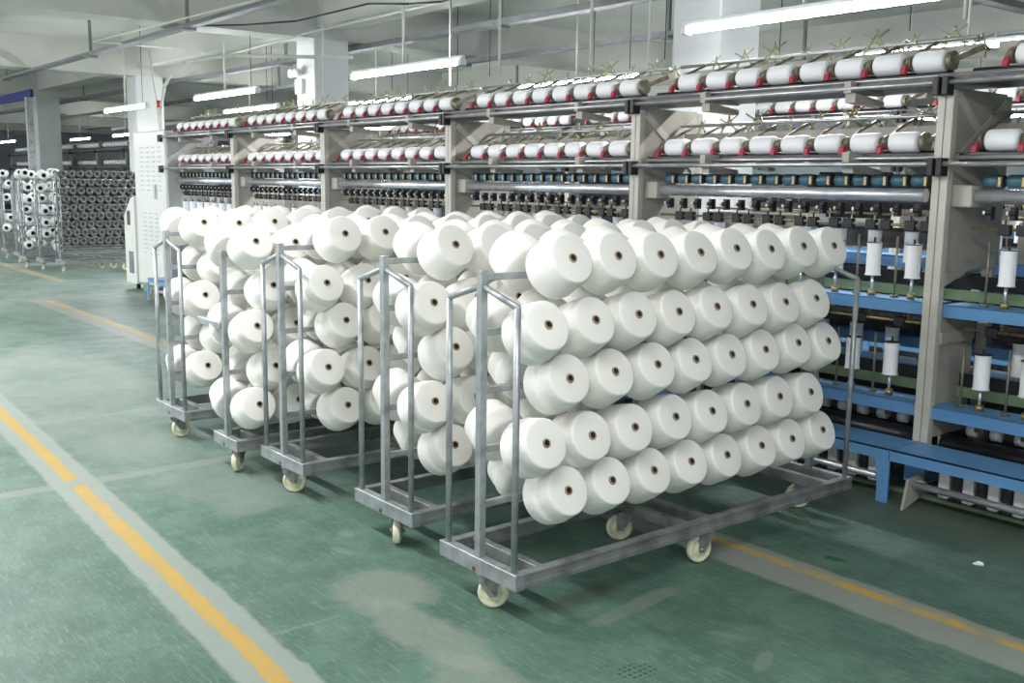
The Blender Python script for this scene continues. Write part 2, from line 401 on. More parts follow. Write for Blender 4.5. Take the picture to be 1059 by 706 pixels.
tray('cable_tray', (-40, 9.93, 3.48), (4, 9.93, 3.48), 'farther grey cable tray with pale lower edge between the columns', 'cable tray', 0.14, 0.06, [0.3, 0.45, 0.6, 0.7, 0.8])
tray('cable_tray', (-5.72, 8.1, 3.62), (-5.72, 20, 3.62), 'dark cable tray running away at the upper right corner', 'cable tray', 0.16, 0.07, [0.2, 0.4, 0.6])
tray('pipe_duct', (-40, 12.8, 3.35), (4, 12.8, 3.35), 'dark pipe duct low behind the second lamp row', 'duct', 0.12, 0.09, [0.4, 0.55, 0.7])
def pipe(name, pts, r, m, label, cat, group=None):
    o = build(name, MB().tube([Vector(p)-Vector(pts[0]) for p in pts], r, 8), M[m]); o.location = pts[0]
    return tag(o, label, cat, group)
pipe('conduit', [(-15.426, 4.716, 3.490), (-10.593, 4.959, 3.490), (0.000, 5.040, 3.490)], 0.013, 'conduit', 'thin pale conduit running right from above the leftmost lamp', 'conduit')
pipe('conduit', [(-15.426, 4.716, 3.490), (-15.354, 5.832, 3.490), (-15.480, 6.390, 3.490)], 0.013, 'conduit', 'short pale conduit going away above the leftmost lamp', 'conduit')
pipe('conduit', [(-15.438, 6.743, 3.479), (-12.555, 6.510, 3.479), (-7.440, 6.417, 3.479), (-2.790, 6.417, 3.479)], 0.014, 'conduit', 'long pale conduit above the middle hanging lamp', 'conduit')
arch = [(-13.95, 5.1, 2.2), (-13.95, 5.12, 2.55), (-13.9, 5.15, 2.80), (-13.75, 5.2, 2.98), (-13.5, 5.3, 3.09), (-13.2, 5.45, 3.14), (-12.8, 5.7, 3.16), (-11.9, 6.9, 3.16)]
pipe('air_pipe', arch, 0.022, 'conduit', 'white pipe arching up from the control cabinet top', 'pipe')
pipe('air_pipe', [(-13.98, 5.1, 2.2), (-14.05, 5.1, 2.6), (-14.3, 5.1, 3.3)], 0.015, 'conduit', 'straight slanting pipe beside the white arched pipe', 'pipe')
pipe('hanging_cable', [(-13.2, 5.2, 3.53), (-12.9, 5.3, 3.50), (-12.3, 5.6, 3.48), (-11.5, 5.9, 3.47), (-10, 6.0, 3.50), (-9.2, 6.0, 3.40), (-8.6, 6.0, 3.35), (-7.2, 6.0, 3.40), (-5.6, 6.1, 3.30)], 0.011, 'cable', 'black sagging cable strung across the ceiling centre', 'cable')
pipe('hanging_cable', [(-4.6, 6.2, 3.35), (-4.1, 6.2, 3.27), (-3.7, 6.2, 3.26), (-3.3, 6.25, 3.16), (-3.1, 6.3, 3.02)], 0.009, 'cable', 'black drooping cable right of the nearest column', 'cable')
vert = [(-8.05, 6.3), (-6.75, 6.3), (-9.3, 6.6), (-3.3, 6.2), (-2.55, 6.0), (-12.7, 6.9), (-7.3, 7.6)]
for k, (x, y) in enumerate(vert):
    o = build('drop_pipe', MB().cyl((0, 0, 0), (0, 0, 4.15-2.62), 0.014, 8), M['conduit'], None, (x, y, 2.62))
    tag(o, 'thin pale pipe dropping from the ceiling to the machine, %s set' % ORD[k], 'pipe', 'thin pale drop pipes above the machine')
    o['label'] = 'thin pale drop pipe to the machine, %s from the left' % ORD[sorted(range(7), key=lambda i: vert[i][0]/vert[i][1]).index(k)]
wires = [(-18, 8.6), (-17, 9.2), (-15, 8.6), (-14.3, 9.0), (-12.5, 9), (-11.2, 8.6), (-9.8, 9.2), (-8.2, 8.8), (-7.0, 9.3), (-5.2, 8.8), (-4.3, 9.4)]
for k, (x, y) in enumerate(wires):
    o = build('hanger_wire', MB().cyl((0, 0, 0), (0, 0, 4.15-3.0), 0.006, 6), M['cable'], None, (x, y, 3.0))
    tag(o, 'thin dark hanger wire behind the machine top, %s from the left' % ORD[k], 'wire', 'thin dark hanger wires')
# blue valance with grey post at the left edge
e = empty('blue_canopy', (-24.4, 6.0, 0))
tag(e, 'dark blue fabric valance on a grey steel post, left picture edge', 'canopy')
build('valance', MB().prism([(-4.5, 3.26), (0.0, 3.22), (0.5, 3.26), (0.55, 3.36), (0.45, 3.42), (-4.5, 3.42)], 'Y', -0.06, 0.0), M['canopy'], e)
build('post', MB().box(0.38, 0.52, -0.15, -0.02, 0, 3.25), M['galv'], e)

# ---------------------------------------------------------------- control cabinet
e = empty('control_cabinet', (-14.36, 4.9, 0))
tag(e, 'tall pale control cabinet with vent slots and siren at the machine end', 'cabinet')
body = MB().box(-0.12, 1.06, 0.0, 0.62, 0.12, 2.2, bev=0.012)
build('cabinet_body', body, M['cab'], e)
build('side_cover', MB().box(1.062, 1.09, 0.02, 0.62, 0.12, 2.17), M['cab_side'], e)
build('plinth', MB().box(-0.08, 1.0, 0.04, 0.6, 0.0, 0.12), M['green'], e)
sl = MB()
for c_ in range(4):
    for r_ in range(10):
        x0 = 0.12+c_*0.22; z0 = 1.98-r_*0.063
        sl.box(x0, x0+0.11, -0.006, 0.002, z0, z0+0.014)
for c_ in range(3):
    for r_ in range(10):
        x0 = 0.16+c_*0.22; z0 = 1.10-r_*0.06
        sl.box(x0, x0+0.11, -0.006, 0.002, z0, z0+0.014)
build('vent_slots', sl, M['cab_side'], e)
build('door_handle', MB().box(0.62, 0.72, -0.012, 0.0, 1.30, 1.50, bev=0.003).box(0.64, 0.70, -0.02, -0.01, 1.32, 1.48), M['cab_side'], e)
dk = build('lower_wing', MB().prism([(-0.55, 0.10), (-0.12, 0.10), (-0.12, 1.33), (-0.25, 1.30), (-0.55, 1.05)], 'Y', -0.03, 0.6), M['cab'], e)
build('port_window', MB().box(-0.42, -0.30, -0.036, -0.03, 0.92, 1.12), M['darksteel'], e)
build('port_window', MB().box(-0.40, -0.22, -0.036, -0.03, 0.24, 0.55), M['tray'], e)
build('siren_pole', MB().cyl((0.36, 0.22, 2.2), (0.36, 0.22, 2.44), 0.016, 8), M['white'], e)
build('siren_base', MB().cyl((0.36, 0.22, 2.44), (0.36, 0.22, 2.53), 0.035, 12), M['wheel'], e)
build('siren_lens', MB().cyl((0.36, 0.22, 2.53), (0.36, 0.22, 2.62), 0.042, 12), M['sirenred'], e)
for x in (-0.45, 0.0, 0.9): build('foot', MB().cyl((x, 0.1, 0), (x, 0.1, 0.12), 0.03, 8), M['darksteel'], e)

# ---------------------------------------------------------------- twisting machine section
BAY = 2.143
def shared():
    D = {}
    D['post'] = MB().box(-0.042, -0.002, 0.03, 0.08, 0.0, 2.08, bev=0.003).box(0.002, 0.042, 0.03, 0.08, 0.0, 2.08, bev=0.003).mesh('post', M['beige_lt'])
    p = MB().box(0.012, 0.03, 0.08, 0.60, 1.17, 2.09)
    p.prism([(0.08, 1.17), (0.60, 1.17), (0.60, 1.26), (0.08, 1.10)], 'X', 0.005, 0.045)
    p.box(0.012, 0.028, 0.08, 0.45, 0.30, 1.0)
    p.box(-0.01, 0.05, 0.08, 0.42, 0.80, 0.86)
    D['panel'] = p.mesh('side_panel', M['beige'])
    D['brace'] = MB().bar((0.036, 0.09, 2.05), (0.036, 0.58, 1.70), 0.008, 0.05).bar((0.040, 0.09, 1.72), (0.040, 0.58, 2.04), 0.008, 0.05).mesh('diagonal_brace', M['beige_lt'])
    D['rear'] = MB().box(-0.03, 0.03, 0.60, 0.66, 0.0, 2.08).mesh('rear_post', M['beige'])
    D['rail'] = MB().cyl((0.03, -0.02, 0), (BAY-0.03, -0.02, 0), 0.013, 10).mesh('tie_rail', M['rail'])
    D['clampset'] = MB().box(-0.040, -0.008, -0.04, 0.03, -0.07, 0.02, bev=0.004).box(0.008, 0.040, -0.04, 0.03, -0.07, 0.02, bev=0.004).mesh('rail_clamp', M['black'])
    D['tray'] = MB().box(0.0, BAY, 0.02, 0.42, -0.02, 0.0).box(0.0, BAY, 0.02, 0.03, -0.02, 0.03).mesh('under_tray', M['darksteel'])  # dark colour also carries the shade under the packages
    D['board'] = MB().box(0.05, BAY-0.02, 0.0, 0.012, 0.0, 0.075).mesh('back_board', M['beige'])
    D['drive'] = MB().cyl((0.06, 0, 0), (BAY-0.06, 0, 0), 0.030, 14).mesh('package_drive_roller', M['rubber'])
    D['thinbar'] = MB().cyl((0.05, 0, 0), (BAY-0.05, 0, 0), 0.011, 8).mesh('thin_bar', M['rail'])
    D['brk'] = MB().prism([(-0.02, 0.0), (0.02, 0.0), (0.02, 0.06), (-0.02, 0.06)], 'Y', -0.03, 0.30).prism([(0.0, 0.0), (0.28, -0.03), (0.28, -0.06), (0.0, -0.05)], 'X', -0.03, 0.03).mesh('rail_bracket', M['beige'])
    # cradle: cast arm with thin lever, hub discs, red tab as sub part
    a = MB().bar((0, -0.065, -0.025), (0.0, 0.10, 0.075), 0.012, 0.022).bar((0.0, 0.10, 0.075), (0.0, 0.33, 0.165), 0.010, 0.014)
    a.cyl((-0.012, 0.0, 0.0), (0.012, 0.0, 0.0), 0.040, 14).cyl((-0.03, 0, 0), (0.03, 0, 0), 0.016, 10)
    D['arm'] = a.mesh('cradle_arm', M['olive'])
    D['disc'] = MB().cyl((-0.02, 0, 0), (0.012, 0, 0), 0.024, 10).box(-0.012, 0.0, 0.0, 0.09, -0.02, -0.01).mesh('end_disc', M['black'])
    D['tab'] = MB().prism([(-0.085, -0.058), (-0.062, -0.062), (-0.045, -0.022), (-0.055, -0.008), (-0.078, -0.028)], 'X', -0.013, 0.013).mesh('red_tab', M['red'])
    h = MB().cyl((-0.05, 0.0, 0.0), (0.0, 0, 0.07), 0.0045, 6).cyl((0.05, 0.0, 0.0), (0.0, 0, 0.07), 0.0045, 6).cyl((0, 0, 0.06), (0, 0, 0.085), 0.006, 6).cyl((-0.05, 0, 0.02), (0.05, 0, 0.085), 0.0035, 6).cyl((0.06, 0, 0.01), (-0.06, 0, 0.07), 0.0035, 6)
    D['hook'] = h.mesh('yarn_hook', M['yellowsteel'])
    D['endarm'] = MB().cyl((-0.01, 0, 0), (0.02, 0, 0), 0.048, 16).bar((0.0, 0, 0), (0.085, 0.14, 0.07), 0.05, 0.028).mesh('end_plate_arm', M['olive'])
    D['roll'] = MB().lathe([(0, 0), (0, 0.026), (0.004, 0.033), (0.072, 0.033), (0.076, 0.026), (0.076, 0)], 'X', 18).mesh('feed_roller', M['bluer'])
    D['rollcap'] = MB().cyl((0.078, 0, 0), (0.100, 0, 0), 0.029, 14).box(0.083, 0.106, -0.045, -0.02, -0.03, 0.022).mesh('roller_bracket', [M['darksteel']])
    D['rollbrass'] = MB().box(0.086, 0.101, -0.050, -0.044, -0.026, 0.018).mesh('brass_plate', M['brass'])
    D['rollaxle'] = MB().cyl((0.15, 0, 0), (1.98, 0, 0), 0.010, 8).mesh('feed_roller_axle', M['darksteel'])
    D['shaft'] = MB().cyl((0.13, 0, 0), (BAY-0.14, 0, 0), 0.035, 20).mesh('roller_shaft', M['chrome'])
    D['block'] = MB().box(-0.02, 0.13, -0.05, 0.05, -0.055, 0.055, bev=0.006).cyl((0.13, 0, 0), (0.16, 0, 0), 0.028, 12).mesh('bearing_block', M['beige_lt'])
    D['guide'] = MB().box(-0.012, 0.012, -0.02, 0.02, -0.035, 0.03).cyl((-0.02, -0.025, 0.0), (0.02, -0.025, 0.0), 0.012, 8).mesh('yarn_guide', M['black'])
    D['ceramic'] = MB().lathe([(-0.006, 0.0), (-0.006, 0.010), (0.006, 0.010), (0.006, 0)], 'X', 10).mesh('ceramic_eyelet', M['white'])
    D['gbar'] = MB().cyl((0.10, 0, 0), (BAY-0.05, 0, 0), 0.008, 8).mesh('guide_bar', M['brass'])
    D['gclamp'] = MB().box(-0.03, 0.03, -0.02, 0.02, -0.03, 0.025, bev=0.004).cyl((0, 0, 0.02), (0, 0, 0.05), 0.005, 6).mesh('guide_clamp', M['black'])
    # spindle rail: folded channel with open back
    D['srail'] = MB().box(0.03, BAY-0.03, 0.0, 0.006, -0.065, 0.0).box(0.03, BAY-0.03, 0.0, 0.20, -0.006, 0.0).mesh('spindle_rail', M['blue'])
    D['grail'] = MB().box(0.0, BAY, 0.0, 0.03, -0.055, 0.0).mesh('belt_guide', M['green'])
    D['belt'] = MB().box(0.0, BAY, 0.0, 0.02, -0.07, 0.0).mesh('drive_belt', M['rubber'])
    D['spin'] = MB().cyl((0, 0, 0.0), (0, 0, 0.032), 0.021, 14, 1).cyl((0, 0, 0.03), (0, 0, 0.11), 0.0085, 10, 0).cyl((0, 0, -0.11), (0, 0, 0.0), 0.013, 10, 1).mesh('spindle', [M['chrome'], M['brass']])
    D['sep'] = MB().cyl((0, 0, 0), (0, 0, 0.33), 0.007, 8).cyl((0, 0, 0), (0, 0, 0.012), 0.022, 10).mesh('separator_rod', M['olive'])
    D['lroll'] = MB().cyl((0.06, 0, 0), (BAY-0.02, 0, 0), 0.055, 18).mesh('black_roller', M['rubber'])
    D['lrod'] = MB().cyl((0.12, 0, 0), (BAY-0.06, 0, 0), 0.018, 14).mesh('low_steel_shaft', M['chrome'])
    D['wp'] = MB().lathe([(0, 0), (0, 0.036), (0.05, 0.036), (0.05, 0.0)], 'X', 16).mesh('white_pulley', M['white'])
    D['wdrop'] = MB().box(0, 0.055, 0.0, 0.05, 0.0, 0.15, bev=0.008).mesh('white_belt_pad', M['white'])
    D['ddrop'] = MB().box(0, 0.05, 0.012, 0.06, 0.0, 0.16, bev=0.008).mesh('dark_belt_block', M['darksteel'])
    D['lback'] = MB().box(0.03, BAY-0.03, 0.0, 0.01, 0.0, 0.09).mesh('lower_cover', M['beige'])
    b = MB().box(0.0, BAY-0.006, 0.0, 0.008, -0.06, 0.0).box(0.0, BAY-0.006, 0.0, 0.27, -0.008, 0.0)
    for t in (0.35, 0.42, 0.47, 0.58): b.cyl((t, -0.001, -0.03), (t, 0.004, -0.03), 0.004, 6)
    D['beam'] = b.mesh('bottom_beam', M['blue'])
    D['leg'] = MB().prism([(-0.085, 0.225), (0.0, 0.225), (0.0, 0.0), (-0.062, 0.0), (-0.062, 0.15)], 'Y', 0.0, 0.012).cyl((-0.03, -0.006, 0.03), (-0.03, 0.0, 0.03), 0.010, 8).cyl((-0.03, -0.006, 0.11), (-0.03, 0.0, 0.11), 0.009, 8).mesh('beam_leg', M['blue'])
    D['plate'] = MB().prism([(-0.02, 0.0), (0.02, 0.15), (0.16, 0.16), (0.17, 0.05)], 'X', 0.10, 0.115).cyl((0.10, 0.08, 0.12), (0.16, 0.08, 0.12), 0.026, 12).mesh('foot_plate', M['beige'])
    D['gusset'] = MB().box(0.0, 0.11, 0.02, 0.03, 0.10, 0.22).box(0.0, 0.11, 0.02, 0.20, 0.10, 0.11).mesh('blue_gusset', M['blue'])
    D['sill'] = MB().box(0.0, BAY, 0.0, 0.04, 0.0, 0.02).mesh('green_sill', M['green'])
    D['backplate'] = MB().box(0.15, 0.95, 0, 0.01, 0, 0.22, bev=0.004).mesh('rear_inner_plate', M['beige_lt'])
    D['shade_sheet'] = MB().box(0.02, BAY-0.02, 0, 0.01, 0.02, 0.56).box(0.02, BAY-0.02, 0, 0.01, 0.74, 0.98).box(1.0, BAY-0.02, 0, 0.01, 1.24, 1.36).box(0.9, BAY-0.02, 0, 0.01, 1.47, 1.66).mesh('rear_shade_sheet', M['darksteel'])  # added dark sheets stand in for the shade inside the machine
    D['pkg'] = MB().lathe([(0, 0), (0, 0.046), (0.008, 0.053), (0.02, 0.0555), (0.145, 0.0555), (0.158, 0.052), (0.165, 0.044), (0.165, 0.0)], 'X', 22).mesh('thread_package', M['package'])
    D['pkgcore'] = MB().lathe([(0.163, 0.0), (0.163, 0.030), (0.172, 0.030), (0.172, 0.0)], 'X', 14).mesh('package_core', M['olive'])
    D['sb'] = MB().lathe([(0, 0), (0, 0.040), (0.004, 0.041), (0.012, 0.039), (0.163, 0.039), (0.170, 0.041), (0.174, 0.040), (0.174, 0.0)], 'Z', 20).mesh('spindle_bobbin', M['package'])
    D['sbf'] = MB().lathe([(0.1745, 0.0), (0.1745, 0.044), (0.178, 0.044), (0.178, 0.010), (0.178, 0.006), (0.205, 0.005), (0.205, 0.0)], 'Z', 20).mesh('bobbin_flange', M['darksteel'])
    D['sbf2'] = MB().lathe([(-0.003, 0.0), (-0.003, 0.044), (0.0, 0.044), (0.0, 0.0)], 'Z', 20).mesh('bobbin_base', M['fixture'])
    return D
D = shared()
X1 = [0.29+0.2305*k for k in range(8)]       # top tier package starts
X2 = [0.147+0.231*k for k in range(8)]       # second tier
T1 = (0.15, 2.235)                            # y, z of the package axes (section local, front rail plane y=0 -> world 4.9)
T2 = (0.20, 1.835)

def section(x, y, dz, label, group, detail=2, end=False):
    """one bay of the machine. detail 2: everything, 1: upper works and blue rails, 0: far away"""
    e = empty('twisting_machine_section', (x, y, 0)); e.scale = (1, 1, 1+dz/2.2)
    tag(e, label, 'spinning machine', group)
    def put(n, k, *loc, parent=e): return obj(n, D[k], parent, loc)
    put('post', 'post', 0, 0, 0); put('side_panel', 'panel', 0, 0, 0); put('rear_post', 'rear', 0, 0, 0)
    if detail: put('diagonal_brace', 'brace', 0, 0, 0)
    if end:
        put('post', 'post', BAY, 0, 0); put('side_panel', 'panel', BAY, 0, 0)
    put('tie_rail', 'rail', 0, 0, 2.112); put('tie_rail', 'rail', 0, 0, 1.715)
    put('rear_rail', 'thinbar', 0, 0.03, 2.150); put('rear_rail', 'thinbar', 0, 0.06, 1.748)
    put('rail_clamp', 'clampset', 0, 0, 2.12); put('rail_clamp', 'clampset', 0, 0, 1.725)
    put('under_tray', 'tray', 0, 0, 2.13); put('under_tray', 'tray', 0, 0.10, 1.745)
    put('package_drive_roller', 'drive', 0, T1[0]+0.03, T1[1]-0.072); put('package_drive_roller', 'drive', 0, T2[0]+0.03, T2[1]-0.072)
    put('back_board', 'board', 0, 0.42, 2.27); put('back_board', 'board', 0, 0.46, 1.86)
    if detail:
        put('hook_bar', 'thinbar', 0, 0.40, 2.375); put('hook_bar', 'thinbar', 0, 0.42, 1.985)
        for t in (0.62, 1.62): put('rail_bracket', 'brk', t, 0.0, 2.09)
        for t in (0.62, 1.62): put('rail_bracket', 'brk', t, 0.02, 1.72)
    for xs, (ty, tz) in ((X1, T1), (X2, T2)):
        for k, xx in enumerate(xs):
            if not detail:
                put('package_end_disc', 'disc', xx-0.03, ty, tz); continue
            a = put('cradle_arm', 'arm', xx-0.031, ty, tz)
            if detail: put('red_tab', 'tab', 0, 0, 0, parent=a)
            if detail:
                h = put('yarn_hook', 'hook', xx+0.06, ty+0.25, tz+0.10); h.rotation_euler = (0, 0, 0.5*(k % 3-1)); h.scale = (1.3, 1, 1.3+0.3*((k*7) % 3-1))
                if k % 2: h = put('yarn_hook', 'hook', xx+0.15, ty+0.33, tz+0.08); h.rotation_euler = (0.5, 0, 0.9); h.scale = (1.2, 1, 1.1)
        put('end_plate_arm', 'endarm', xs[-1]+0.185, ty, tz)
    if detail == 0:
        for c in e.children:
            if c.name.split('.')[0] in ('post', 'side_panel', 'rear_post', 'tie_rail', 'back_board', 'rear_rail'):
                c.material_slots[0].link = 'OBJECT'; c.material_slots[0].material = M['tray']
        return e
    put('roller_shaft', 'shaft', 0, 0.16, 1.558); put('bearing_block', 'block', 0.0, 0.16, 1.558)
    if detail == 2: put('feed_roller_axle', 'rollaxle', 0, 0.18, 1.634)
    for k in range(16 if detail == 2 else 0):
        r = put('feed_roller', 'roll', 0.16+0.117*k, 0.18, 1.634)
        c = put('roller_bracket', 'rollcap', 0, 0, 0, parent=r); put('brass_plate', 'rollbrass', 0, 0, 0, parent=r)
        g = put('yarn_guide', 'guide', 0.20+0.117*k, 0.18, 1.478); put('ceramic_eyelet', 'ceramic', -0.018, -0.03, 0, parent=g)
    put('guide_bar', 'gbar', 0, 0.20, 1.397)
    for k in range(8):
        put('guide_clamp', 'gclamp', 0.31+0.234*k-0.04, 0.20, 1.397); put('guide_clamp', 'gclamp', 0.31+0.234*k+0.05, 0.20, 1.397)
    put('spindle_rail', 'srail', 0, 0.10, 1.004); put('belt_guide', 'grail', 0, 0.34, 1.062); put('drive_belt', 'belt', 0, 0.36, 1.14)
    put('rear_spindle_rail', 'srail', 0, 0.50, 1.06)
    put('rear_spindle_rail', 'srail', 0, 0.62, 1.20)
    put('rear_guide_bar', 'gbar', 0, 0.66, 1.44)
    for k in range(8):
        put('spindle', 'spin', 0.31+0.234*k, 0.18, 1.005); put('separator_rod', 'sep', 0.31+0.234*k-0.11, 0.20, 1.005)
    put('rear_inner_plate', 'backplate', 0.0, 0.60, 1.20)
    put('rear_shade_sheet', 'shade_sheet', 0, 0.68, 0.0)
    put('spindle_rail', 'srail', 0, 0.05, 0.475)
    put('bottom_beam', 'beam', 0, -0.25, 0.284); put('beam_leg', 'leg', 0, -0.25, 0.0)
    if detail == 2:
        put('belt_guide', 'grail', 0, 0.32, 0.55); put('drive_belt', 'belt', 0, 0.34, 0.62); put('rear_spindle_rail', 'srail', 0, 0.48, 0.60)
        put('guide_bar', 'gbar', 0, 0.20, 0.88)
        put('rear_spindle_rail', 'srail', 0, 0.60, 0.74)
        for k in range(8):
            put('guide_clamp', 'gclamp', 0.25+0.234*k, 0.20, 0.88)
            put('spindle', 'spin', 0.245+0.234*k, 0.14, 0.476); put('separator_rod', 'sep', 0.245+0.234*k-0.11, 0.16, 0.476)
        put('black_roller', 'lroll', 0, 0.17, 0.262); put('lower_cover', 'lback', 0, 0.16, 0.21)
        put('low_steel_shaft', 'lrod', 0, -0.22, 0.125)
        for k in range(15):
            put('white_pulley', 'wp', 0.16+0.125*k, 0.23, 0.352)
            put('white_belt_pad', 'wdrop', 0.20+0.125*k, -0.13, 0.06); put('dark_belt_block', 'ddrop', 0.265+0.125*k, -0.13, 0.05)
        put('blue_gusset', 'gusset', 0.0, -0.12, 0.0); put('foot_plate', 'plate', 0.0, -0.27, 0.0); put('green_sill', 'sill', 0.15, -0.02, 0.0)
    return e

def package(x, y, z, label, group):
    o = obj('thread_package', D['pkg'], None, (x, y, z)); obj('core', D['pkgcore'], o)
    tag(o, label, 'thread package', group); return o
def spindle_bobbin(x, y, z, label, group):
    o = obj('spindle_bobbin', D['sb'], None, (x, y, z)); obj('top_flange', D['sbf'], o); obj('base_flange', D['sbf2'], o)
    tag(o, label, 'bobbin', group); return o

secname = ['section cut by the right edge', 'second section from the right', 'third section from the right', 'fourth section from the right', 'fifth section from the right', 'leftmost section by the cabinet']
PX0 = -2.69
for k in range(6):
    x = PX0-BAY*k; y = 4.9
    section(x, y, 0, 'beige and blue yarn twisting machine, ' + secname[k], 'sections of the front twisting machine', 2, end=(k == 0))
    for j in range(8):
        package(x+X1[j], y+T1[0], T1[1], 'white package, top tier, %s from left, %s' % (ORD[j], secname[k]), 'white packages on the top tier')
        package(x+X2[j], y+T2[0], T2[1], 'white package, lower tier, %s from left, %s' % (ORD[j], secname[k]), 'white packages on the second tier')
    for j in range(8):
        xx = x+0.31+0.234*j
        spindle_bobbin(xx, y+0.18, 1.120, 'upright white bobbin, upper rail front, %s from left, %s' % (ORD[j], secname[k]), 'upright bobbins on the upper blue rail')
        if k != 4 or j > 3:
            spindle_bobbin(xx+0.01, y+0.54, 1.175, 'upright white bobbin, upper rail rear, %s from left, %s' % (ORD[j], secname[k]), 'upright bobbins on the upper rear rail')
        if k < 2:
            xx = x+0.245+0.234*j
            spindle_bobbin(xx, y+0.14, 0.592, 'upright white bobbin, lower rail front, %s from left, %s' % (ORD[j], secname[k]), 'upright bobbins on the lower blue rail')
            spindle_bobbin(xx+0.02, y+0.50, 0.622, 'upright white bobbin, lower rail rear, %s from left, %s' % (ORD[j], secname[k]), 'upright bobbins on the lower rear rail')
# far end frame of the front row
# second machine row behind
for k in range(6):
    x = -3.9-BAY*k+1.2; y = 8.15
    section(x, y, 0.1, 'twisting machine of the row behind, %s from the right, seen through the front machine' % ORD[k], 'sections of the second machine row', 1, end=(k == 0))
    zz = 1+0.1/2.2
    for j in range(8):
        package(x+X1[j], y+T1[0], T1[1]*zz, 'white package in the row behind, top tier, %s from left, %s section' % (ORD[j], ORD[k]), 'packages on the second machine row')
        if k < 2:
            spindle_bobbin(x+0.31+0.234*j, y+0.18, 1.17, 'upright bobbin in the row behind, %s from left, %s section' % (ORD[j], ORD[k]), 'bobbins on the second machine row')
            spindle_bobbin(x+0.36+0.234*j, y-0.30, 1.14, 'upright bobbin at the front of the row behind, %s from left, %s section' % (ORD[j], ORD[k]), 'bobbins on the second machine row')
# distant machines beyond the cross aisle
for k in range(6):
    x = -24.3-BAY*k; y = 8.0
    section(x, y, 0.12, 'distant twisting machine section left of the cabinet, %s from the right' % ORD[k], 'distant machine sections', 0, end=(k == 0))
    zz = 1+0.12/2.2
    for j in range(8):
        package(x+X1[j], y+T1[0], T1[1]*zz, 'tiny distant white package, top tier, %s from left, %s section' % (ORD[j], ORD[k]), 'packages on the distant machines')
        package(x+X2[j], y+T2[0], T2[1]*zz, 'tiny distant white package, lower tier, %s from left, %s section' % (ORD[j], ORD[k]), 'packages on the distant machines')

# ---------------------------------------------------------------- trolleys and cones
ROWZ = [1.335, 1.100, 0.898, 0.668, 0.465]
FACE = 0.23
TILT = math.radians(24)
cone_me = MB().lathe([(-0.150, 0.018), (-0.152, 0.094), (-0.148, 0.103), (-0.138, 0.109), (-0.12, 0.111), (-0.05, 0.103), (-0.016, 0.0965), (-0.006, 0.0945), (-0.001, 0.091), (0.0, 0.086), (-0.001, 0.018)], 'X', 40).mesh('yarn_cone', M['yarn'])
cone_step = MB().lathe([(-0.150, 0.018), (-0.152, 0.094), (-0.148, 0.105), (-0.138, 0.111), (-0.088, 0.1115), (-0.078, 0.1085), (-0.072, 0.1015), (-0.05, 0.1035), (-0.016, 0.0965), (-0.006, 0.0945), (-0.001, 0.091), (0.0, 0.086), (-0.001, 0.018)], 'X', 40).mesh('yarn_cone_stepped', M['yarn'])  # variant profile that steps in partway along the body
core_me = MB().lathe([(-0.16, 0.017), (0.004, 0.0165), (0.005, 0.0155), (0.004, 0.0115), (-0.03, 0.011), (-0.03, 0.0)], 'X', 20, mi=[0, 0, 0, 1, 1]).mesh('paper_core', [M['paper'], M['hole']])
peg_me = MB().cyl((-FACE/math.cos(TILT)+0.0, 0, 0), (-0.035, 0, 0), 0.009, 8).mesh('peg', M['galv_old'])

def caster(e, x, y, top, rot):
    c = empty('caster', (x, y, 0), (0, 0, rot)); c.parent = e
    w = MB().lathe([(-0.018, 0.0), (-0.018, 0.026), (-0.010, 0.036), (-0.012, 0.046), (-0.017, 0.050), (-0.013, 0.058), (-0.006, 0.060), (0.006, 0.060), (0.013, 0.058), (0.017, 0.050), (0.012, 0.046), (0.010, 0.036), (0.018, 0.026), (0.018, 0.0)], 'Y', 26)
    build('wheel', w, M['wheel'], c, (0, 0, 0.060))
    f = MB()
    for s_ in (-1, 1):
        f.prism([(-0.016, 0.050), (0.012, 0.048), (0.058, 0.112), (0.058, top-0.004), (-0.012, top-0.004), (-0.018, 0.105)], 'Y', s_*0.023-0.0018, s_*0.023+0.0018)
    f.box(-0.02, 0.062, -0.028, 0.028, top-0.006, top)
    f.cyl((0, -0.032, 0.06), (0, 0.032, 0.06), 0.009, 10)
    build('fork', f, M['bracket'], c)

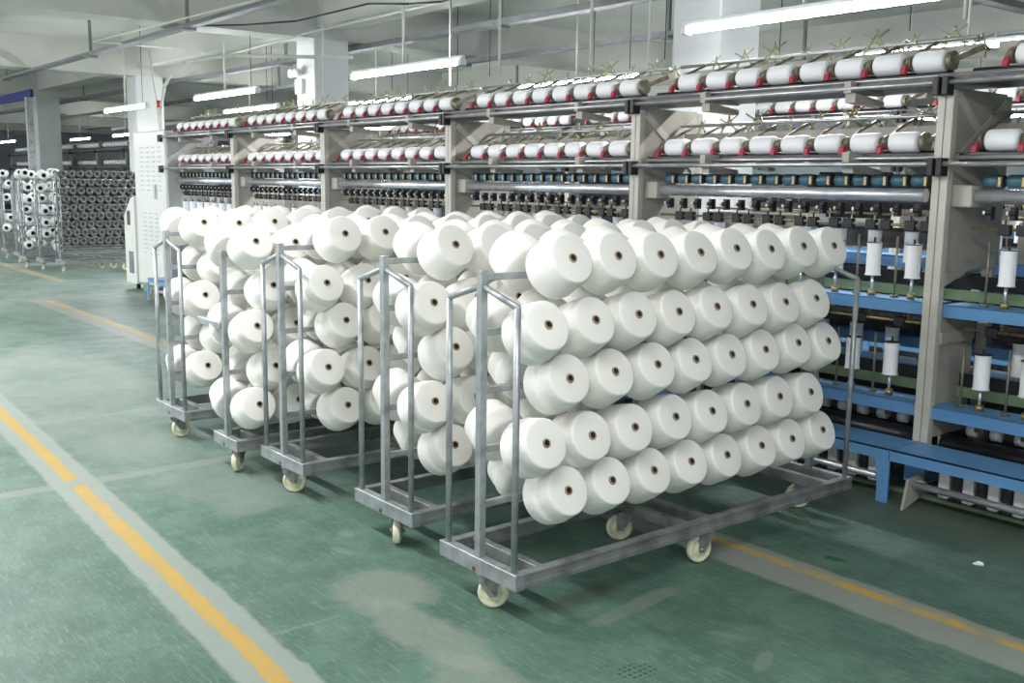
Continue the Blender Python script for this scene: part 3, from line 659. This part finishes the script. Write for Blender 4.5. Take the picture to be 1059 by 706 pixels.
def trolley(x, y0, L, label, hw=0.205, top=1.28, shoulders=True, bars=None, pegs=(), crot=0.0, group='steel yarn trolleys', dz=0.0, side_arm=False, bm_='galv'):
    e = empty('yarn_trolley', (x, y0, 0))
    tag(e, label, 'trolley', group)
    zb, zt = 0.137, 0.197
    H = hw+0.015
    for s_ in (-1, 1):     # channel long rails with a groove
        r = MB().box(s_*H-0.020, s_*H+0.020, 0.0, L, zt-0.012, zt, bev=0.002).box(s_*H-0.016, s_*H+0.016, 0.002, L-0.002, zb+0.02, zt-0.012).box(s_*H-0.020, s_*H+0.020, 0.0, L, zb, zb+0.022, bev=0.002)
        build('side_rail', r, M['galv_old' if bm_ == 'galv' else bm_], e)
    for yy in (0.0, L-0.04):
        build('end_rail', MB().box(-H+0.0205, H-0.0205, yy, yy+0.04, zb, zt, bev=0.002) if yy else MB().box(-H-0.0205, H+0.0205, -0.004, 0.038, zb-0.001, zt+0.001, bev=0.002), M['galv'], e)
    for yy in (0.13, L-0.17, L/2-0.12, L/2+0.02):
        build('cross_member', MB().box(-H+0.0205, H-0.0205, yy, yy+0.035, zb+0.005, zt-0.006, bev=0.002), M['galv_old'], e)
    for k, yy in enumerate((0.0, L-0.035)):
        build('centre_post', MB().box(-0.016, 0.016, yy, yy+0.030, zt, top, bev=0.002), M['galv'], e)
        if shoulders:
            for s_ in (-1, 1):
                pts = [(s_*hw, yy+0.016, zt), (s_*hw, yy+0.016, 1.165+dz), (s_*0.016, yy+0.016, 1.222+dz)]
                build('side_post', MB().tube(pts, 0.0125, 12), M['galv'], e)
    for z in bars:
        build('row_bar', MB().box(-0.013, 0.013, 0.031, L-0.036, z-0.024, z, bev=0.002), M[bm_], e)
    if side_arm:
        build('side_arm', MB().box(-0.33, -0.017, -0.01, 0.035, 0.79, 0.825, bev=0.002), M['galv'], e)
    build('weld_spot', MB().cyl((-0.012, -0.0055, zb+0.012), (-0.012, -0.002, zb+0.012), 0.011, 7), M['rust'], e)
    caster(e, 0.04, 0.05, zb, crot); caster(e, 0.0, L-0.1, zb, 0.4)
    for s_ in (-1, 1): caster(e, s_*(H-0.02), L/2-0.06+0.04*s_, zb, 1.2+0.2*s_)
    for (r, k, s_, dx) in pegs:
        pass
    return e

rowname = ['top', 'second', 'middle', 'fourth', 'bottom']
def cones(e, tx, y0, tname, dz=0.0, keep=None, gap=0.229, offs=(0.25, 0.14)):
    for s_ in (1, -1):
        for r in range(5):
            n = 8
            for k in range(n):
                if keep and not keep(s_, r, k): continue
                yy = y0+offs[r % 2]+gap*k+(0.065 if s_ == -1 and tx > -5 else 0.0)
                jz = random.uniform(-0.006, 0.006); jy = random.uniform(-0.004, 0.004); jt = random.uniform(-0.05, 0.05)
                z = ROWZ[r]+dz+jz
                rot = (random.uniform(-0.1, 0.1), -(TILT+jt), 0) if s_ == 1 else (random.uniform(-0.1, 0.1), -(TILT+jt), PI)
                rot = (rot[0], rot[1], rot[2]+random.uniform(-0.03, 0.03))
                c = obj('yarn_cone', cone_step if (k == 0 and r) or (k == 1 and r == 3) else cone_me, None, (tx+s_*FACE, yy+jy, z), rot)
                obj('paper_core', core_me, c)
                side = 'right side' if s_ == 1 else 'left side'
                tag(c, 'white yarn cone, %s row, %s from the aisle end, %s of the %s trolley' % (rowname[r], ORD[k], side, tname), 'yarn cone', 'white yarn cones on the %s trolley' % tname)
                p = obj('peg', peg_me, e, (s_*FACE, yy+jy-y0, z), rot)
BARS = [1.268, 1.066, 0.848, 0.626, 0.412]
TR = [(-2.93, 2.21, 2.12, 'nearest', 4.0), (-3.73, 2.29, 2.12, 'second', 2.49), (-4.69, 2.275, 2.12, 'third', 4.15), (-5.22, 2.2, 2.12, 'fourth', 2.3), (-6.14, 2.235, 2.12, 'farthest', 4.7)]
tl = ['galvanised steel trolley nearest the camera, fully loaded with white yarn cones', 'steel trolley of yarn cones second from the front, caster turned forward',
      'steel trolley of yarn cones third from the front, bent post tops', 'narrow trolley with flat post top and side arm, fourth from front',
      'leftmost loaded steel trolley, standing closest to the control cabinet']
# which cones can be seen at all
def keeper(i):
    def k(s_, r, c):
        if i == 0 and s_ == 1: return True
        if s_ == 1: return r == 0 or c < 4
        return r == 0 or c < 3 or (r == 1 and c < 8)
    return k
for i, (x, y0, L, nm, cr) in enumerate(TR):
    dz = -0.065 if i == 3 else 0.0
    e = trolley(x, y0, L, tl[i], hw=0.205 if i != 3 else 0.12, top=1.28+dz, shoulders=(i != 3), bars=[b+dz for b in BARS], crot=cr, side_arm=(i == 3))
    if i == 2: pass
    cones(e, x, y0, nm, dz, keeper(i), offs=[(0.25, 0.14), (0.23, 0.12), (0.26, 0.155), (0.10, 0.20), (0.16, 0.27)][i])

# ---------------------------------------------------------------- carts beyond the cross aisle
eb = MB().lathe([(0, 0.022), (0, 0.066), (0.010, 0.066), (0.014, 0.048), (0.15, 0.048), (0.154, 0.066), (0.165, 0.066), (0.165, 0.046), (0.150, 0.026), (0.12, 0.022), (0.12, 0)], 'X', 14).mesh('empty_bobbin', M['emptybob'])
ebr = MB().lathe([(0.166, 0.044), (0.168, 0.042), (0.168, 0.036), (0.164, 0.034)], 'X', 14).mesh('end_ring', M['tray'])
wb = MB().lathe([(0, 0.02), (0, 0.066), (0.02, 0.076), (0.13, 0.076), (0.15, 0.066), (0.152, 0.034)], 'X', 18).mesh('wrapped_package', M['film'])
wbc = MB().lathe([(0.153, 0.036), (0.156, 0.034), (0.150, 0.028), (0.09, 0.026), (0.09, 0.0)], 'X', 14).mesh('dark_tube', M['black'])
e = trolley(-18.08, 4.80, 2.1, 'tall cart racked with dark empty bobbins, beside the cabinet', hw=0.2, top=1.66, shoulders=True, dz=0.40, bars=[0.42+0.139*r for r in range(9)], group='tall carts in the far aisle', bm_='tray')
for r in range(9):
    for k in range(10):
        o = obj('empty_bobbin', eb, None, (-17.99, 4.87+0.135*k+(0.03 if r % 2 else 0), 0.50+0.139*r), (0, -0.12, 0)); obj('end_ring', ebr, o)
        tag(o, 'dark empty bobbin on the far cart, %s row up, %s from its left' % (ORD[r], ORD[k]), 'bobbin', 'dark empty bobbins racked on the far cart')
names = [('second tall cart, left of the cart of dark bobbins', -18.62, 4.62, 3), ('third tall cart with a column of white packages with black bores', -19.2, 4.50, 3), ('fourth tall cart at the left edge group', -20.35, 4.66, 2), ('leftmost tall cart, cut by the picture edge', -21.5, 4.7, 2)]
for i, (lb, x, y0, nk) in enumerate(names):
    trolley(x, y0, 2.0, lb, hw=0.17, top=1.60, dz=0.34, bars=[0.34+0.2*r for r in range(7)], group='tall carts in the far aisle', bm_='tray')
    for r in range(7):
        for k in range(nk):
            if i != 1 and random.random() < 0.35: continue
            o = obj('wrapped_package', wb, None, (x+0.08+random.uniform(-.04, .04), y0+0.10+0.2*k+random.uniform(-.03, .03), 0.40+0.2*r+random.uniform(-.02, .02)), (0, random.uniform(-0.4, 0.1), random.uniform(-.5, .2))); obj('dark_tube', wbc, o)
            tag(o, 'white wrapped package, %s up, %s from the aisle, on the %s' % (ORD[r], ORD[k], ['second tall cart', 'third tall cart', 'fourth tall cart', 'leftmost tall cart'][i]), 'thread package', 'wrapped packages on the tall carts')

# scrap of lint on the floor
b_ = MB(); r_ = bmesh.ops.create_icosphere(b_.bm, subdivisions=2, radius=0.02)
for v in r_['verts']: v.co *= random.uniform(0.7, 1.3); v.co.z = abs(v.co.z)*0.5
o = build('lint_tuft', b_, M['package'], None, (-1.98, 4.20, 0.0)); tag(o, 'small white tuft of lint on the dark floor by the machine', 'lint')

# ---------------------------------------------------------------- world, camera
w = bpy.data.worlds.new('World'); S.world = w; w.use_nodes = True
bg = w.node_tree.nodes['Background']; bg.inputs[0].default_value = (0.91, 0.94, 1.0, 1); bg.inputs[1].default_value = 1.3

f, yaw, pitch, roll = 1051.2, math.radians(51.0613), math.radians(-8.9335), math.radians(0.778)
cy, sy, cp, sp = math.cos(yaw), math.sin(yaw), math.cos(pitch), math.sin(pitch)
fw = Vector((-sy*cp, cy*cp, sp)); rt = Vector((cy, sy, 0)); up = rt.cross(fw)
r2 = rt*math.cos(roll)+up*math.sin(roll); u2 = -rt*math.sin(roll)+up*math.cos(roll)
cam = bpy.data.cameras.new('Camera'); co = bpy.data.objects.new('Camera', cam); COL.objects.link(co)
mw = Matrix((( r2.x, u2.x, -fw.x, 0), (r2.y, u2.y, -fw.y, 0), (r2.z, u2.z, -fw.z, 1.6), (0, 0, 0, 1)))
co.matrix_world = mw
cam.sensor_width = 36; cam.lens = 36*f/1059; cam.clip_end = 200
S.camera = co
S.view_settings.view_transform = 'Standard'; S.view_settings.look = 'None'
S.view_settings.gamma = 1; S.view_settings.use_curve_mapping = False
S.view_settings.exposure = 0.28
